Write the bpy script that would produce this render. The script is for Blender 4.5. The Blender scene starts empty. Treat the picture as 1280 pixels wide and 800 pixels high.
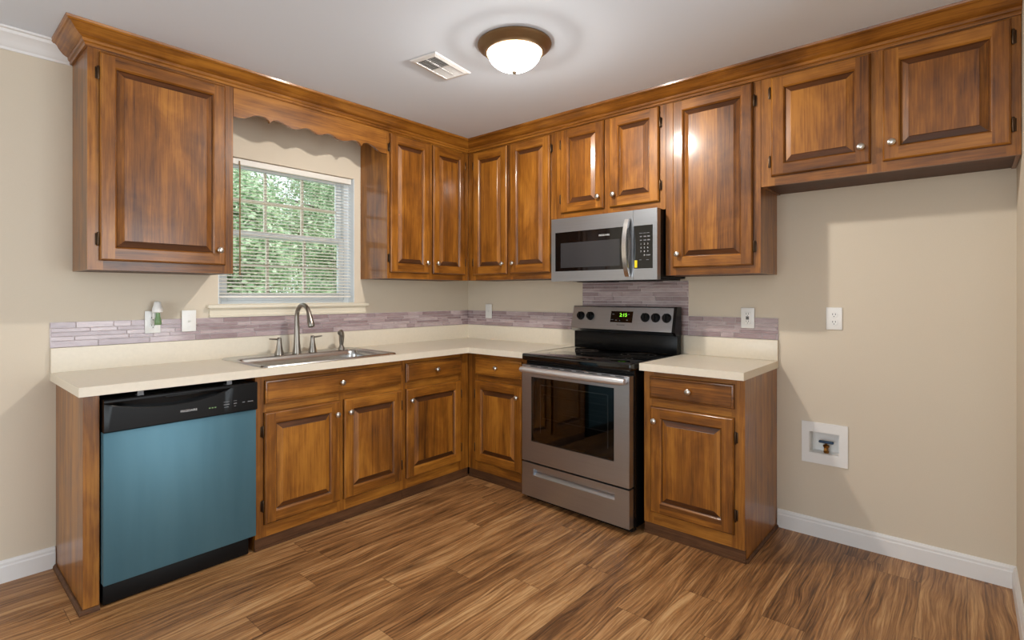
import bpy, bmesh, math, random
import numpy as np
from mathutils import Vector, Matrix
R = math.radians
rng = random.Random(11)
scene = bpy.context.scene
col = scene.collection

# ------------------------------------------------------------------ camera, world, lights, exposure
CAM = (-3.227, -3.194, 1.276); YAW = .839; F = 660.1; PX = 616.8; PY = 369.2
cam_d = bpy.data.cameras.new('camera'); cam = bpy.data.objects.new('camera', cam_d); col.objects.link(cam)
cam_d.sensor_fit = 'HORIZONTAL'; cam_d.sensor_width = 36.0
cam_d.lens = F / 1280 * 36.0
cam_d.shift_x = (640 - PX) / 1280
cam_d.shift_y = -(400 - PY) / 1280
cam.location = CAM
cam.rotation_euler = (R(90), 0, -YAW)
cam_d.clip_start = .02
scene.camera = cam

scene.view_settings.view_transform = 'Standard'
scene.view_settings.look = 'None'
scene.view_settings.gamma = 1
scene.view_settings.use_curve_mapping = False
scene.view_settings.exposure = -0.06

w = bpy.data.worlds.new('sky'); scene.world = w; w.use_nodes = True
wn = w.node_tree; bgn = wn.nodes['Background']
bgn.inputs['Color'].default_value = (.86, .95, 1.0, 1); bgn.inputs['Strength'].default_value = 2.3

def area(name, loc, rot, sx, sy, power, color):
    d = bpy.data.lights.new(name, 'AREA'); d.shape = 'RECTANGLE'; d.size = sx; d.size_y = sy
    d.energy = power; d.color = color
    o = bpy.data.objects.new(name, d); o.location = loc; o.rotation_euler = rot; col.objects.link(o); return o
# added fill lamps in two unseen openings behind the camera, tilted towards the ceiling
area('fill_left', (-5.95, -2.6, 1.3), (R(112), 0, R(-90)), 2.6, 2.1, 48, (.86, .94, 1.0))
area('fill_rear', (-1.6, -5.75, 1.3), (R(112), 0, 0), 2.2, 2.1, 62, (.86, .94, 1.0))
LAMP_STRENGTH = 11.0
BULB_WATTS = 85.0
LAMP_COLOR = (1.0, .96, .89)

# ------------------------------------------------------------------ colour + node helpers
def lin(c):
    return tuple(((v/255)/12.92 if v/255 <= .04045 else ((v/255+.055)/1.055)**2.4) for v in c) + (1,)

class NT:
    def __init__(s, name):
        s.m = bpy.data.materials.new(name); s.m.use_nodes = True
        s.t = s.m.node_tree; s.n = s.t.nodes; s.p = s.n['Principled BSDF']
    def new(s, t, **k):
        n = s.n.new(t)
        for a, b in k.items(): setattr(n, a, b)
        return n
    def link(s, a, b): s.t.links.new(a, b)
    def val(s, sock, v):
        if hasattr(v, 'is_output'): s.link(v, sock)
        else: sock.default_value = v
    def math(s, op, a, b=None, c=None):
        n = s.new('ShaderNodeMath', operation=op); s.val(n.inputs[0], a)
        if b is not None: s.val(n.inputs[1], b)
        if c is not None: s.val(n.inputs[2], c)
        return n.outputs[0]
    def vmul(s, a, v):
        n = s.new('ShaderNodeVectorMath', operation='MULTIPLY'); s.link(a, n.inputs[0]); n.inputs[1].default_value = v; return n.outputs[0]
    def vadd(s, a, b):
        n = s.new('ShaderNodeVectorMath', operation='ADD'); s.link(a, n.inputs[0]); s.val(n.inputs[1], b); return n.outputs[0]
    def noise(s, vec, scale=1, detail=4, rough=.55, dist=0):
        n = s.new('ShaderNodeTexNoise'); s.link(vec, n.inputs['Vector'])
        n.inputs['Scale'].default_value = scale; n.inputs['Detail'].default_value = detail
        n.inputs['Roughness'].default_value = rough; n.inputs['Distortion'].default_value = dist
        return n.outputs['Fac']
    def ramp(s, f, stops):
        n = s.new('ShaderNodeValToRGB'); s.link(f, n.inputs[0]); e = n.color_ramp.elements
        while len(e) < len(stops): e.new(.5)
        for el, (p, c) in zip(e, stops): el.position = p; el.color = c
        return n.outputs[0]
    def mix(s, f, a, b, mode='MIX'):
        n = s.new('ShaderNodeMix', data_type='RGBA', blend_type=mode)
        s.val(n.inputs[0], f); s.val(n.inputs[6], a); s.val(n.inputs[7], b); return n.outputs[2]
    def bump(s, h, strength=.2, dist=.002):
        n = s.new('ShaderNodeBump'); n.inputs['Strength'].default_value = strength; n.inputs['Distance'].default_value = dist
        s.link(h, n.inputs['Height']); s.link(n.outputs[0], s.p.inputs['Normal'])
    def set(s, **k):
        for a, b in k.items(): s.val(s.p.inputs[a.replace('_', ' ')], b)

def plain(name, c, rough=.5, metal=0, spec=.5, coat=0, var=0, bump=0, scale=40):
    m = NT(name); base = lin(c)
    m.set(Roughness=rough, Metallic=metal, Base_Color=base)
    m.p.inputs['Specular IOR Level'].default_value = spec
    m.p.inputs['Coat Weight'].default_value = coat
    if var or bump:
        tc = m.new('ShaderNodeTexCoord').outputs['Object']
        f = m.noise(tc, scale, 3)
        if var:
            lo = tuple(v*(1-var) for v in base[:3])+(1,); hi = tuple(min(1, v*(1+var)) for v in base[:3])+(1,)
            m.set(Base_Color=m.ramp(f, [(.3, lo), (.7, hi)]))
        if bump: m.bump(f, bump, .001)
    return m.m

def wood(name, axis, dark, mid, light, strips=False, rough=.34, coat=.5):
    m = NT(name)
    tc = m.new('ShaderNodeTexCoord').outputs['Object']
    oi = m.new('ShaderNodeObjectInfo').outputs['Random']
    cb = m.new('ShaderNodeCombineXYZ')
    m.link(m.math('MULTIPLY', oi, 17.3), cb.inputs[0]); m.link(m.math('MULTIPLY', oi, 9.1), cb.inputs[1]); m.link(m.math('MULTIPLY', oi, 23.7), cb.inputs[2])
    v = m.vadd(tc, cb.outputs[0])
    def sc(al, ac): return tuple(al if i == axis else ac for i in range(3))
    g = m.noise(m.vmul(v, sc(.9, 15)), 1, 6, .62, .8)
    b = m.noise(m.vmul(v, sc(3.2, 6.5)), 1, 4, .55, .8)
    f = m.noise(m.vmul(v, sc(6, 150)), 1, 3, .6)
    s = m.math('ADD', m.math('MULTIPLY', g, .42), m.math('MULTIPLY', b, .33))
    s = m.math('ADD', s, m.math('MULTIPLY', f, .25))
    if strips:
        sx = m.new('ShaderNodeSeparateXYZ'); m.link(v, sx.inputs[0])
        idx = m.math('FLOOR', m.math('DIVIDE', sx.outputs[0], .097))
        wn_ = m.new('ShaderNodeTexWhiteNoise', noise_dimensions='1D'); m.link(idx, wn_.inputs['W'])
        s = m.math('ADD', s, m.math('MULTIPLY', m.math('SUBTRACT', wn_.outputs['Value'], .5), .10))
    s = m.math('ADD', s, m.math('MULTIPLY', m.math('SUBTRACT', oi, .5), .07))
    c = m.ramp(s, [(.35, lin(dark)), (.485, lin(mid)), (.62, lin(light))])
    m.set(Base_Color=c, Roughness=m.math('ADD', rough, m.math('MULTIPLY', b, .12)))
    m.p.inputs['Specular IOR Level'].default_value = .3
    m.p.inputs['Coat Weight'].default_value = coat; m.p.inputs['Coat Roughness'].default_value = .14
    m.bump(f, .06, .0006)
    return m.m

WD, WM, WL = (72, 38, 8), (128, 76, 20), (170, 110, 37)
M = {}
for nm, ax in (('x', 0), ('y', 1), ('z', 2)):
    M['wood_'+nm] = wood('stained_maple_'+nm, ax, WD, WM, WL)
M['wood_panel'] = wood('stained_maple_panel', 2, WD, WM, WL, strips=True)
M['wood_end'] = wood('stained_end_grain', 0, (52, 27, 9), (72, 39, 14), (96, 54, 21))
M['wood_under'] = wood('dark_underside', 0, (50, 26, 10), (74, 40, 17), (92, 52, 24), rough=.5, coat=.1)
M['toe'] = wood('toe_board', 0, (52, 31, 16), (80, 50, 27), (104, 68, 40), rough=.5, coat=0)
M['wall'] = plain('beige_wall_paint', (216, 203, 183), .75, var=.015, bump=.08, scale=220)
M['ceiling'] = plain('white_ceiling_paint', (226, 234, 245), .9, bump=.15, scale=160)
M['trim'] = plain('white_trim_paint', (232, 230, 228), .4)
M['sillpaint'] = plain('cream_sill_paint', (226, 216, 196), .45)
M['vinyl'] = plain('white_window_vinyl', (228, 234, 238), .4)
M['slat'] = plain('white_blind_slat', (236, 232, 224), .5)
M['counter'] = plain('almond_laminate', (226, 215, 196), .34, var=.025, scale=60)
M['nickel'] = plain('satin_nickel', (205, 200, 192), .28, 1)
M['faucet'] = plain('brushed_nickel', (150, 143, 134), .3, 1)
M['bronze'] = plain('dark_bronze', (70, 52, 36), .36, .8)
M['lampbronze'] = plain('bronze_pan', (126, 98, 66), .42, .6)
M['plate'] = plain('white_plastic', (236, 234, 230), .35)
M['slot'] = plain('dark_slot', (40, 36, 32), .6)
M['black'] = plain('black_enamel', (9, 9, 10), .25, spec=.22)
M['blackmatte'] = plain('black_plastic', (9, 9, 10), .5, spec=.25)
M['blackglass'] = plain('black_glass', (7, 7, 8), .05, coat=.3)
M['print'] = plain('pale_print', (205, 205, 205), .5)
M['grayprint'] = plain('grey_print', (120, 120, 122), .5)
M['darkprint'] = plain('dark_print', (70, 62, 56), .5)
M['yellow'] = plain('yellow_sticker', (232, 205, 20), .5)
M['brass'] = plain('brass', (150, 105, 50), .35, 1)
M['bluehandle'] = plain('blue_valve_handle', (30, 62, 92), .4)
M['green'] = plain('green_oil', (112, 142, 98), .12)
M['bark'] = plain('tree_bark', (120, 108, 96), .9, var=.3, scale=12)
M['wandmat'] = plain('tan_wand', (150, 122, 84), .3)
M['bluelight'] = plain('film_edge', (150, 176, 190), .3)

def steel(name, c, axis, rough=.3):
    m = NT(name); tc = m.new('ShaderNodeTexCoord').outputs['Object']
    f = m.noise(m.vmul(tc, tuple(3 if i == axis else 420 for i in range(3))), 1, 2)
    b = lin(c)
    m.set(Metallic=1.0, Base_Color=m.ramp(f, [(.3, tuple(v*.9 for v in b[:3])+(1,)), (.7, b)]), Roughness=m.math('ADD', rough-.04, m.math('MULTIPLY', f, .08)))
    return m.m
M['steel'] = steel('stainless_steel', (186, 190, 196), 0, .33)
M['sink'] = steel('sink_steel', (200, 200, 198), 0, .24)
M['chrome'] = plain('polished_steel', (220, 218, 215), .24, 1)
def film():
    m = NT('blue_film_over_steel'); tc = m.new('ShaderNodeTexCoord').outputs['Object']
    f = m.noise(m.vmul(tc, (9, 9, 1.2)), 1, 3)
    m.set(Metallic=.45, Base_Color=m.ramp(f, [(.3, lin((74, 113, 128))), (.7, lin((83, 122, 136)))]), Roughness=.46)
    return m.m
M['film'] = film()

def tile_mat():
    m = NT('mauve_glass_tile'); geo = m.new('ShaderNodeNewGeometry')
    tc = m.new('ShaderNodeTexCoord').outputs['Object']
    r = geo.outputs['Random Per Island']
    cb = m.new('ShaderNodeCombineXYZ'); m.link(m.math('MULTIPLY', r, 40.0), cb.inputs[0]); m.link(m.math('MULTIPLY', r, 20.0), cb.inputs[2])
    f = m.noise(m.vmul(m.vadd(tc, cb.outputs[0]), (14, 14, 60)), 1, 4, .6, .6)
    a = m.math('ADD', m.math('MULTIPLY', r, .40), m.math('MULTIPLY', f, .6))
    m.set(Base_Color=m.ramp(a, [(.22, lin((138, 116, 118))), (.5, lin((168, 147, 149))), (.8, lin((202, 185, 185)))]), Roughness=.22)
    m.p.inputs['Coat Weight'].default_value = .4; m.p.inputs['Coat Roughness'].default_value = .06
    return m.m
M['tile'] = tile_mat()
M['grout'] = plain('pale_grout', (226, 216, 214), .7)

def floor_mat():
    m = NT('vinyl_wood_plank'); tc = m.new('ShaderNodeTexCoord').outputs['Object']
    s = m.new('ShaderNodeSeparateXYZ'); m.link(tc, s.inputs[0]); x, y = s.outputs[0], s.outputs[1]
    W_, L_ = .152, 1.22
    yr = m.math('DIVIDE', y, W_); row = m.math('FLOOR', yr)
    wn1 = m.new('ShaderNodeTexWhiteNoise', noise_dimensions='1D'); m.link(row, wn1.inputs['W'])
    xr = m.math('ADD', m.math('DIVIDE', x, L_), wn1.outputs['Value']); pl = m.math('FLOOR', xr)
    cb = m.new('ShaderNodeCombineXYZ'); m.link(row, cb.inputs[0]); m.link(pl, cb.inputs[1])
    wn2 = m.new('ShaderNodeTexWhiteNoise', noise_dimensions='2D'); m.link(cb.outputs[0], wn2.inputs['Vector'])
    pid = wn2.outputs['Value']
    off = m.new('ShaderNodeCombineXYZ'); m.link(m.math('MULTIPLY', pid, 31.0), off.inputs[0]); m.link(m.math('MULTIPLY', pid, 57.0), off.inputs[1])
    v = m.vadd(tc, off.outputs[0])
    # low frequency warp of the grain, so that it swirls round the knots
    wz = m.noise(m.vmul(v, (1.5, 5.0, 1)), 1, 2, .5)
    wc = m.new('ShaderNodeCombineXYZ'); m.link(m.math('MULTIPLY', m.math('SUBTRACT', wz, .5), .085), wc.inputs[1])
    vw = m.vadd(v, wc.outputs[0])
    g1 = m.noise(m.vmul(vw, (1.1, 24, 1)), 1, 5, .65, .35)
    g2 = m.noise(m.vmul(vw, (3.6, 130, 1)), 1, 4, .66, .3)
    b = m.noise(m.vmul(v, (1.6, 5, 1)), 1, 3, .5, .6)
    t = m.math('ADD', m.math('MULTIPLY', g1, .40), m.math('MULTIPLY', g2, .42))
    t = m.math('ADD', t, m.math('MULTIPLY', b, .18))
    t = m.math('ADD', t, m.math('MULTIPLY', m.math('SUBTRACT', pid, .5), .06))
    c = m.ramp(t, [(.36, lin((62, 39, 21))), (.445, lin((120, 81, 47))), (.52, lin((163, 116, 71))), (.62, lin((204, 160, 109)))])
    vo = m.new('ShaderNodeTexVoronoi'); vo.inputs['Scale'].default_value = 1
    m.link(m.vmul(vw, (1.25, 4.2, 1)), vo.inputs['Vector']); vo.inputs['Randomness'].default_value = 1
    k = m.ramp(vo.outputs['Distance'], [(.02, (1, 1, 1, 1)), (.17, (0, 0, 0, 1))])
    c = m.mix(m.math('MULTIPLY', k, .72), c, lin((58, 34, 18)))
    ef = m.math('FRACT', yr); ed = m.math('MINIMUM', ef, m.math('SUBTRACT', 1.0, ef))
    xf = m.math('FRACT', xr); xd = m.math('MULTIPLY', m.math('MINIMUM', xf, m.math('SUBTRACT', 1.0, xf)), L_/W_)
    seam = m.math('LESS_THAN', m.math('MINIMUM', ed, xd), .009)
    c = m.mix(m.math('MULTIPLY', seam, .5), c, lin((50, 30, 16)))
    m.set(Base_Color=c, Roughness=m.math('ADD', .34, m.math('MULTIPLY', g2, .16)))
    m.bump(m.math('SUBTRACT', g2, m.math('MULTIPLY', seam, .8)), .12, .0012)
    return m.m
M['floor'] = floor_mat()

def glass_mat(name, tint=(1, 1, 1, 1), refl=1.0):
    m = NT(name); t = m.t; n = m.n
    out = n['Material Output']; n.remove(m.p)
    fr = n.new('ShaderNodeFresnel'); fr.inputs[0].default_value = 1.5
    tr = n.new('ShaderNodeBsdfTransparent'); tr.inputs[0].default_value = tint
    gl = n.new('ShaderNodeBsdfGlossy'); gl.inputs['Roughness'].default_value = .02
    mx = n.new('ShaderNodeMixShader')
    t.links.new(fr.outputs[0], mx.inputs[0]); t.links.new(tr.outputs[0], mx.inputs[1]); t.links.new(gl.outputs[0], mx.inputs[2]); t.links.new(mx.outputs[0], out.inputs[0])
    return m.m
M['glass'] = glass_mat('window_glass')
M['ovenglass'] = glass_mat('tinted_oven_glass', (.62, .61, .60, 1))
M['bottleglass'] = glass_mat('clear_bottle', (.8, .86, .8, 1))

def emit(name, c, s):
    m = NT(name); m.set(Base_Color=(c[0], c[1], c[2], 1)); m.p.inputs['Emission Color'].default_value = (c[0], c[1], c[2], 1)
    m.p.inputs['Emission Strength'].default_value = s; m.p.inputs['Roughness'].default_value = .4; return m.m
def dome_mat():
    m = NT('lit_frosted_glass'); n = m.n; out = n['Material Output']; n.remove(m.p)
    tr = n.new('ShaderNodeBsdfTransparent'); tr.inputs[0].default_value = (.75, .75, .75, 1)
    em = n.new('ShaderNodeEmission'); em.inputs[0].default_value = LAMP_COLOR+(1,); em.inputs[1].default_value = LAMP_STRENGTH
    ad = n.new('ShaderNodeAddShader'); m.link(tr.outputs[0], ad.inputs[0]); m.link(em.outputs[0], ad.inputs[1]); m.link(ad.outputs[0], out.inputs[0])
    return m.m
M['dome'] = dome_mat()
M['digits'] = emit('green_display', (.30, .95, .05), 1.4)

def leaf_mat(name, a, b):
    m = NT(name); r = m.new('ShaderNodeNewGeometry').outputs['Random Per Island']
    m.set(Base_Color=m.ramp(r, [(0, lin(a)), (1, lin(b))]), Roughness=.5)
    m.p.inputs['Transmission Weight'].default_value = 0
    m.p.inputs['Subsurface Weight'].default_value = 0
    return m.m
M['leaf0'] = leaf_mat('pale_leaves', (120, 158, 112), (226, 240, 204))
M['leaf1'] = leaf_mat('mid_leaves', (104, 142, 100), (208, 228, 186))
M['grass'] = plain('lawn_grass', (150, 176, 120), .9, var=.3, scale=9)

# ------------------------------------------------------------------ mesh helpers
def NB(): return bmesh.new()
def bx(bm, x0, x1, y0, y1, z0, z1, mi=0, bev=0, seg=2):
    x0, x1 = sorted((x0, x1)); y0, y1 = sorted((y0, y1)); z0, z1 = sorted((z0, z1))
    r = bmesh.ops.create_cube(bm, size=1)
    bmesh.ops.transform(bm, matrix=Matrix.Translation(((x0+x1)/2, (y0+y1)/2, (z0+z1)/2)) @ Matrix.Diagonal((x1-x0, y1-y0, z1-z0, 1)), verts=r['verts'])
    fs = list({f for v in r['verts'] for f in v.link_faces})
    for f in fs: f.material_index = mi
    if bev:
        es = list({e for v in r['verts'] for e in v.link_edges})
        b = bmesh.ops.bevel(bm, geom=es, offset=bev, segments=seg, profile=.5, affect='EDGES')
        for f in b['faces']: f.material_index = mi
def loop_faces(bm, rings, mi=0, close=True, cap0=False, cap1=False):
    vr = [[bm.verts.new(p) for p in r] for r in rings]
    n = len(vr[0])
    for a, b in zip(vr, vr[1:]):
        for i in range(n if close else n-1):
            j = (i+1) % n
            f = bm.faces.new((a[i], a[j], b[j], b[i])); f.material_index = mi
    if cap0: bm.faces.new(vr[0][::-1]).material_index = mi
    if cap1: bm.faces.new(vr[-1]).material_index = mi
    return vr
def tube(bm, pts, r, n=12, mi=0):
    pts = [Vector(p) for p in pts]; rs = r if isinstance(r, (list, tuple)) else [r]*len(pts)
    T = []
    for i in range(len(pts)):
        a = pts[max(i-1, 0)]; b = pts[min(i+1, len(pts)-1)]; T.append((b-a).normalized())
    up = Vector((0, 0, 1)) if abs(T[0].z) < .9 else Vector((1, 0, 0))
    u = T[0].cross(up).normalized(); rings = []
    for p, t, rr in zip(pts, T, rs):
        u = (u - t*u.dot(t)).normalized(); v = t.cross(u)
        rings.append([p + (u*math.cos(2*math.pi*k/n) + v*math.sin(2*math.pi*k/n))*rr for k in range(n)])
    loop_faces(bm, rings, mi, True, True, True)
def lathe(bm, prof, mat=None, n=24, mi=0, cap0=True, cap1=True):
    mat = mat or Matrix()
    rings = [[mat @ Vector((r*math.cos(2*math.pi*k/n), r*math.sin(2*math.pi*k/n), z)) for k in range(n)] for r, z in prof]
    loop_faces(bm, rings, mi, True, cap0, cap1)
def prism(bm, poly, fn, a, b, mi=0):
    """poly of 2-D points, fn(p, t) -> 3-D; extruded between t=a and t=b"""
    loop_faces(bm, [[fn(p, a) for p in poly], [fn(p, b) for p in poly]], mi, True, True, True)
def rrect(x0, x1, y0, y1, r, z, seg=5):
    o = []
    for cx, cy, a0 in ((x1-r, y1-r, 0), (x0+r, y1-r, 90), (x0+r, y0+r, 180), (x1-r, y0+r, 270)):
        for k in range(seg+1):
            a = R(a0 + 90*k/seg); o.append((cx+r*math.cos(a), cy+r*math.sin(a), z))
    return o
def axisY(x, y, z):      # lathe axis pointing out of the wall (local -y)
    return Matrix.Translation((x, y, z)) @ Matrix.Rotation(R(90), 4, 'X')

OFF = {}
def obj(name, bm, mats, parent=None, smooth=35, label=None, fix=True):
    if fix: bmesh.ops.recalc_face_normals(bm, faces=bm.faces[:])
    if parent is not None and parent.name in OFF:
        o = OFF[parent.name]; bmesh.ops.translate(bm, verts=bm.verts[:], vec=(-o[0], -o[1], -o[2]))
    me = bpy.data.meshes.new(name); bm.to_mesh(me); bm.free()
    for m in (mats if isinstance(mats, (list, tuple)) else [mats]): me.materials.append(M[m] if isinstance(m, str) else m)
    if smooth:
        me.polygons.foreach_set('use_smooth', [True]*len(me.polygons)); me.set_sharp_from_angle(angle=R(smooth))
    ob = bpy.data.objects.new(name, me); col.objects.link(ob)
    if parent is not None:
        ob.parent = parent
        if parent.name in OFF: OFF[ob.name] = OFF[parent.name]
    if label: ob['label'] = label
    return ob
def tag(o, label, cat, group=None, kind=None):
    o['label'] = label; o['category'] = cat
    if group: o['group'] = group
    if kind: o['kind'] = kind
    return o
def thing(name, label, cat, wall, u, z, group=None, d=0):
    """Empty at a thing's base. wall 'A': window wall (u = x). wall 'B': range wall (u = -y). wall 'F': free, u = (x, y)."""
    o = bpy.data.objects.new(name, None); col.objects.link(o); o.empty_display_size = .1
    if wall == 'A': o.location = (u, -d, z); OFF[o.name] = (u, -d, z)
    elif wall == 'B': o.location = (-d, -u, z); o.rotation_euler = (0, 0, R(-90)); OFF[o.name] = (u, -d, z)
    else: o.location = (u[0], u[1], z); OFF[o.name] = (u[0], u[1], z)
    return tag(o, label, cat, group)
def struct(name, bm, mats, label=None, cat=None, smooth=35):
    o = obj(name, bm, mats, None, smooth); o['kind'] = 'structure'
    if label: o['label'] = label
    if cat: o['category'] = cat
    return o
def text(name, s, size, x, y, z, mat, parent, extrude=.0003, align='CENTER'):
    cu = bpy.data.curves.new(name, 'FONT'); cu.body = s; cu.size = size; cu.extrude = extrude; cu.align_x = align; cu.align_y = 'CENTER'
    t = bpy.data.objects.new(name+'_tmp', cu); col.objects.link(t)
    dg = bpy.context.evaluated_depsgraph_get(); dg.update()
    me = bpy.data.meshes.new_from_object(t.evaluated_get(dg)); bpy.data.objects.remove(t)
    bm = NB(); bm.from_mesh(me); bpy.data.meshes.remove(me)
    bmesh.ops.transform(bm, matrix=Matrix.Translation((x, y, z)) @ Matrix.Rotation(R(90), 4, 'X'), verts=bm.verts[:])
    return obj(name, bm, mat, parent, 0, fix=False)

# ------------------------------------------------------------------ the setting
ZC = 2.457                      # ceiling
WX0, WX1, WZ0, WZ1 = -2.03, -1.127, 1.222, 2.09      # window opening
YR = 3.352                      # right return wall
RX0, RY0 = -6.0, -5.8           # far ends of the room behind the camera
bm = NB(); bx(bm, RX0, .12, RY0, .14, -.1, 0); struct('floor', bm, 'floor', 'brown wood-look plank floor', 'floor', 0)
bm = NB(); bx(bm, RX0, .12, RY0, .14, ZC, ZC+.15); struct('ceiling', bm, 'ceiling', 'white painted ceiling', 'ceiling', 0)
bm = NB()
bx(bm, RX0, WX0, 0, .14, 0, ZC); bx(bm, WX1, .12, 0, .14, 0, ZC); bx(bm, WX0, WX1, 0, .14, 0, WZ0); bx(bm, WX0, WX1, 0, .14, WZ1, ZC)
struct('wall_left', bm, 'wall', 'beige wall with the window', 'wall', 0)
bm = NB()
BY0, BY1, BZ0, BZ1 = 2.562, 2.703, .437, .557        # hole of the water box
bx(bm, 0, .12, 0, -BY0, 0, ZC); bx(bm, 0, .12, -BY1, -YR-.12, 0, ZC); bx(bm, 0, .12, -BY0, -BY1, 0, BZ0); bx(bm, 0, .12, -BY0, -BY1, BZ1, ZC)
struct('wall_back', bm, 'wall', 'beige wall behind the range and cabinets', 'wall', 0)
bm = NB(); bx(bm, -1.15, 0, -YR-.12, -YR, 0, ZC); struct('wall_right', bm, 'wall', 'short beige return wall at the right edge', 'wall', 0)
bm = NB()
bx(bm, RX0-.12, RX0, RY0, -4.0, 0, ZC); bx(bm, RX0-.12, RX0, -1.2, .14, 0, ZC); bx(bm, RX0-.12, RX0, -4.0, -1.2, 2.35, ZC)  # unseen opening, added for the left fill lamp
struct('wall_far', bm, 'wall', 'beige wall with a wide opening behind the camera added for fill light', 'wall', 0)
bm = NB()
bx(bm, RX0, -2.75, RY0-.12, RY0, 0, ZC); bx(bm, -.45, .12, RY0-.12, RY0, 0, ZC); bx(bm, -2.75, -.45, RY0-.12, RY0, 2.35, ZC)  # unseen opening, added for the rear fill lamp and the dishwasher's reflection
struct('wall_rear', bm, 'wall', 'beige wall with an added opening behind the camera for fill light and reflections', 'wall', 0)

def baseboard(name, p0, p1, nrm, h=.098):
    """profiled board from p0 to p1 on a wall, nrm = direction into the room"""
    prof = [(0, 0), (.014, 0), (.014, h-.028), (.011, h-.022), (.011, h-.012), (.006, h), (0, h)]
    bm = NB(); d = [Vector((*p0, 0)), Vector((*p1, 0))]; n = Vector((*nrm, 0))
    loop_faces(bm, [[q + n*a + Vector((0, 0, b)) for a, b in prof] for q in d], 0, True, True, True)
    struct(name, bm, 'trim', 'white painted baseboard', 'baseboard', 0)
baseboard('baseboard_left', (RX0, 0), (-2.757, 0), (0, -1))
baseboard('baseboard_back', (0, -2.412), (0, -YR), (-1, 0))
baseboard('baseboard_right', (-.0145, -YR), (-1.15, -YR), (0, 1))
# white crown moulding left of the cabinets
bm = NB(); prof = [(0, -.085), (.008, -.085), (.010, -.074), (.018, -.066), (.024, -.05), (.040, -.030), (.052, -.022), (.056, -.010), (.068, -.008), (.070, 0), (0, 0)]
loop_faces(bm, [[(x, -a, ZC+b) for a, b in prof] for x in (RX0, -2.694)], 0, True, True, True)
struct('trim_1', bm, 'trim', 'white crown moulding left of the cabinets', 'moulding', 30)

# window_1: frame, two sashes with muntins, panes, sill
win = bpy.data.objects.new('window_1', None); col.objects.link(win); win.location = (WX0, .14, WZ0); OFF['window_1'] = (WX0, .14, WZ0)
win['kind'] = 'structure'; win['label'] = 'white double-hung window over the sink'; win['category'] = 'window'
fw = .042; ft = .022
bm = NB()
for a in ((WX0, WX0+fw, WZ0, WZ1), (WX1-fw, WX1, WZ0, WZ1), (WX0+fw, WX1-fw, WZ1-ft, WZ1), (WX0+fw, WX1-fw, WZ0, WZ0+ft)):
    bx(bm, a[0], a[1], .070, .138, a[2], a[3], 0, .003)
obj('window_frame', bm, 'vinyl', win)
for xa, xb in ((WX0+.0005, WX0+.005), (WX1-.005, WX1-.0005)):
    bm = NB(); bx(bm, xa, xb, .001, .069, WZ0+.0045, WZ1-.0005); obj('jamb_liner', bm, 'vinyl', win, 0)
ZM = 1.652
def sash(name, y0, y1, z0, z1, rail_b, rail_t):
    x0, x1 = WX0+fw, WX1-fw; s = .036; bm = NB()
    bx(bm, x0, x0+s, y0, y1, z0, z1, 0, .003); bx(bm, x1-s, x1, y0, y1, z0, z1, 0, .003)
    bx(bm, x0+s, x1-s, y0, y1, z0, z0+rail_b, 0, .003); bx(bm, x0+s, x1-s, y0, y1, z1-rail_t, z1, 0, .003)
    so = obj(name, bm, 'vinyl', win)
    gx0, gx1, gz0, gz1 = x0+s, x1-s, z0+rail_b, z1-rail_t; yc = (y0+y1)/2
    bm = NB()
    for k in (1, 2): xx = gx0+(gx1-gx0)*k/3; bx(bm, xx-.008, xx+.008, yc-.004, yc+.012, gz0, gz1)
    zz = (gz0+gz1)/2; bx(bm, gx0, gx1, yc-.003, yc+.011, zz-.008, zz+.008)
    obj('muntin', bm, 'sillpaint', so)
    bm = NB(); bx(bm, gx0-.004, gx1+.004, yc-.009, yc-.005, gz0-.004, gz1+.004); obj('pane', bm, 'glass', so, 0)
sash('upper_sash', .106, .132, ZM-.018, WZ1-ft, .036, .020)
sash('lower_sash', .074, .104, WZ0+ft, ZM+.020, .042, .036)
bm = NB()
bx(bm, -2.095, -1.026, -.034, 0, WZ0-.020, WZ0, 0, .004); bx(bm, WX0, WX1, 0, .072, WZ0-.0, WZ0+.004)
obj('window_sill', bm, 'sillpaint', win)
bm = NB()
prof = [(0, 0), (-.014, 0), (-.016, .012), (-.012, .018), (-.014, .04), (-.022, .052), (0, .052)]
loop_faces(bm, [[(x, a, 1.1505+b) for a, b in prof] for x in (-2.08, -1.045)], 0, True, True, True)
obj('apron', bm, 'sillpaint', win, 0)

# ------------------------------------------------------------------ cabinets
FD, BD = .31, .565           # face planes of wall and base cabinets
DT = .020                    # door thickness
WZB, WZT = 1.390, 2.402      # wall cabinets
def ringrect(x0, x1, z0, z1, i, y): return [(x0+i, y, z0+i), (x1-i, y, z0+i), (x1-i, y, z1-i), (x0+i, y, z1-i)]
def side_faces(bm, rings, mats4, over={}):
    vr = [[bm.verts.new(p) for p in r] for r in rings]
    for k, (a, b) in enumerate(zip(vr, vr[1:])):
        for i in range(4):
            j = (i+1) % 4; bm.faces.new((a[i], a[j], b[j], b[i])).material_index = over.get(k, mats4[i])
    return vr
def knob(parent, x, y, z):
    bm = NB(); lathe(bm, [(.0065, 0), (.0055, .008), (.0055, .013), (.0125, .017), (.0155, .021), (.0150, .025), (.0105, .0285), (.004, .030)], axisY(x, y, z), 20)
    obj('knob', bm, 'nickel', parent, 40)
def hinge(parent, x, z, yface, s):
    bm = NB(); bx(bm, x, x+s*.013, yface-.003, yface-.0006, z-.026, z+.026, 0, .0012)
    tube(bm, [(x-s*.001+s*.004, yface-.010, z+.03*k) for k in (-1, -.8, .8, 1)], [.0035, .0055, .0055, .0035], 10)
    obj('hinge', bm, 'bronze', parent, label='dark bronze hinge')
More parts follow.
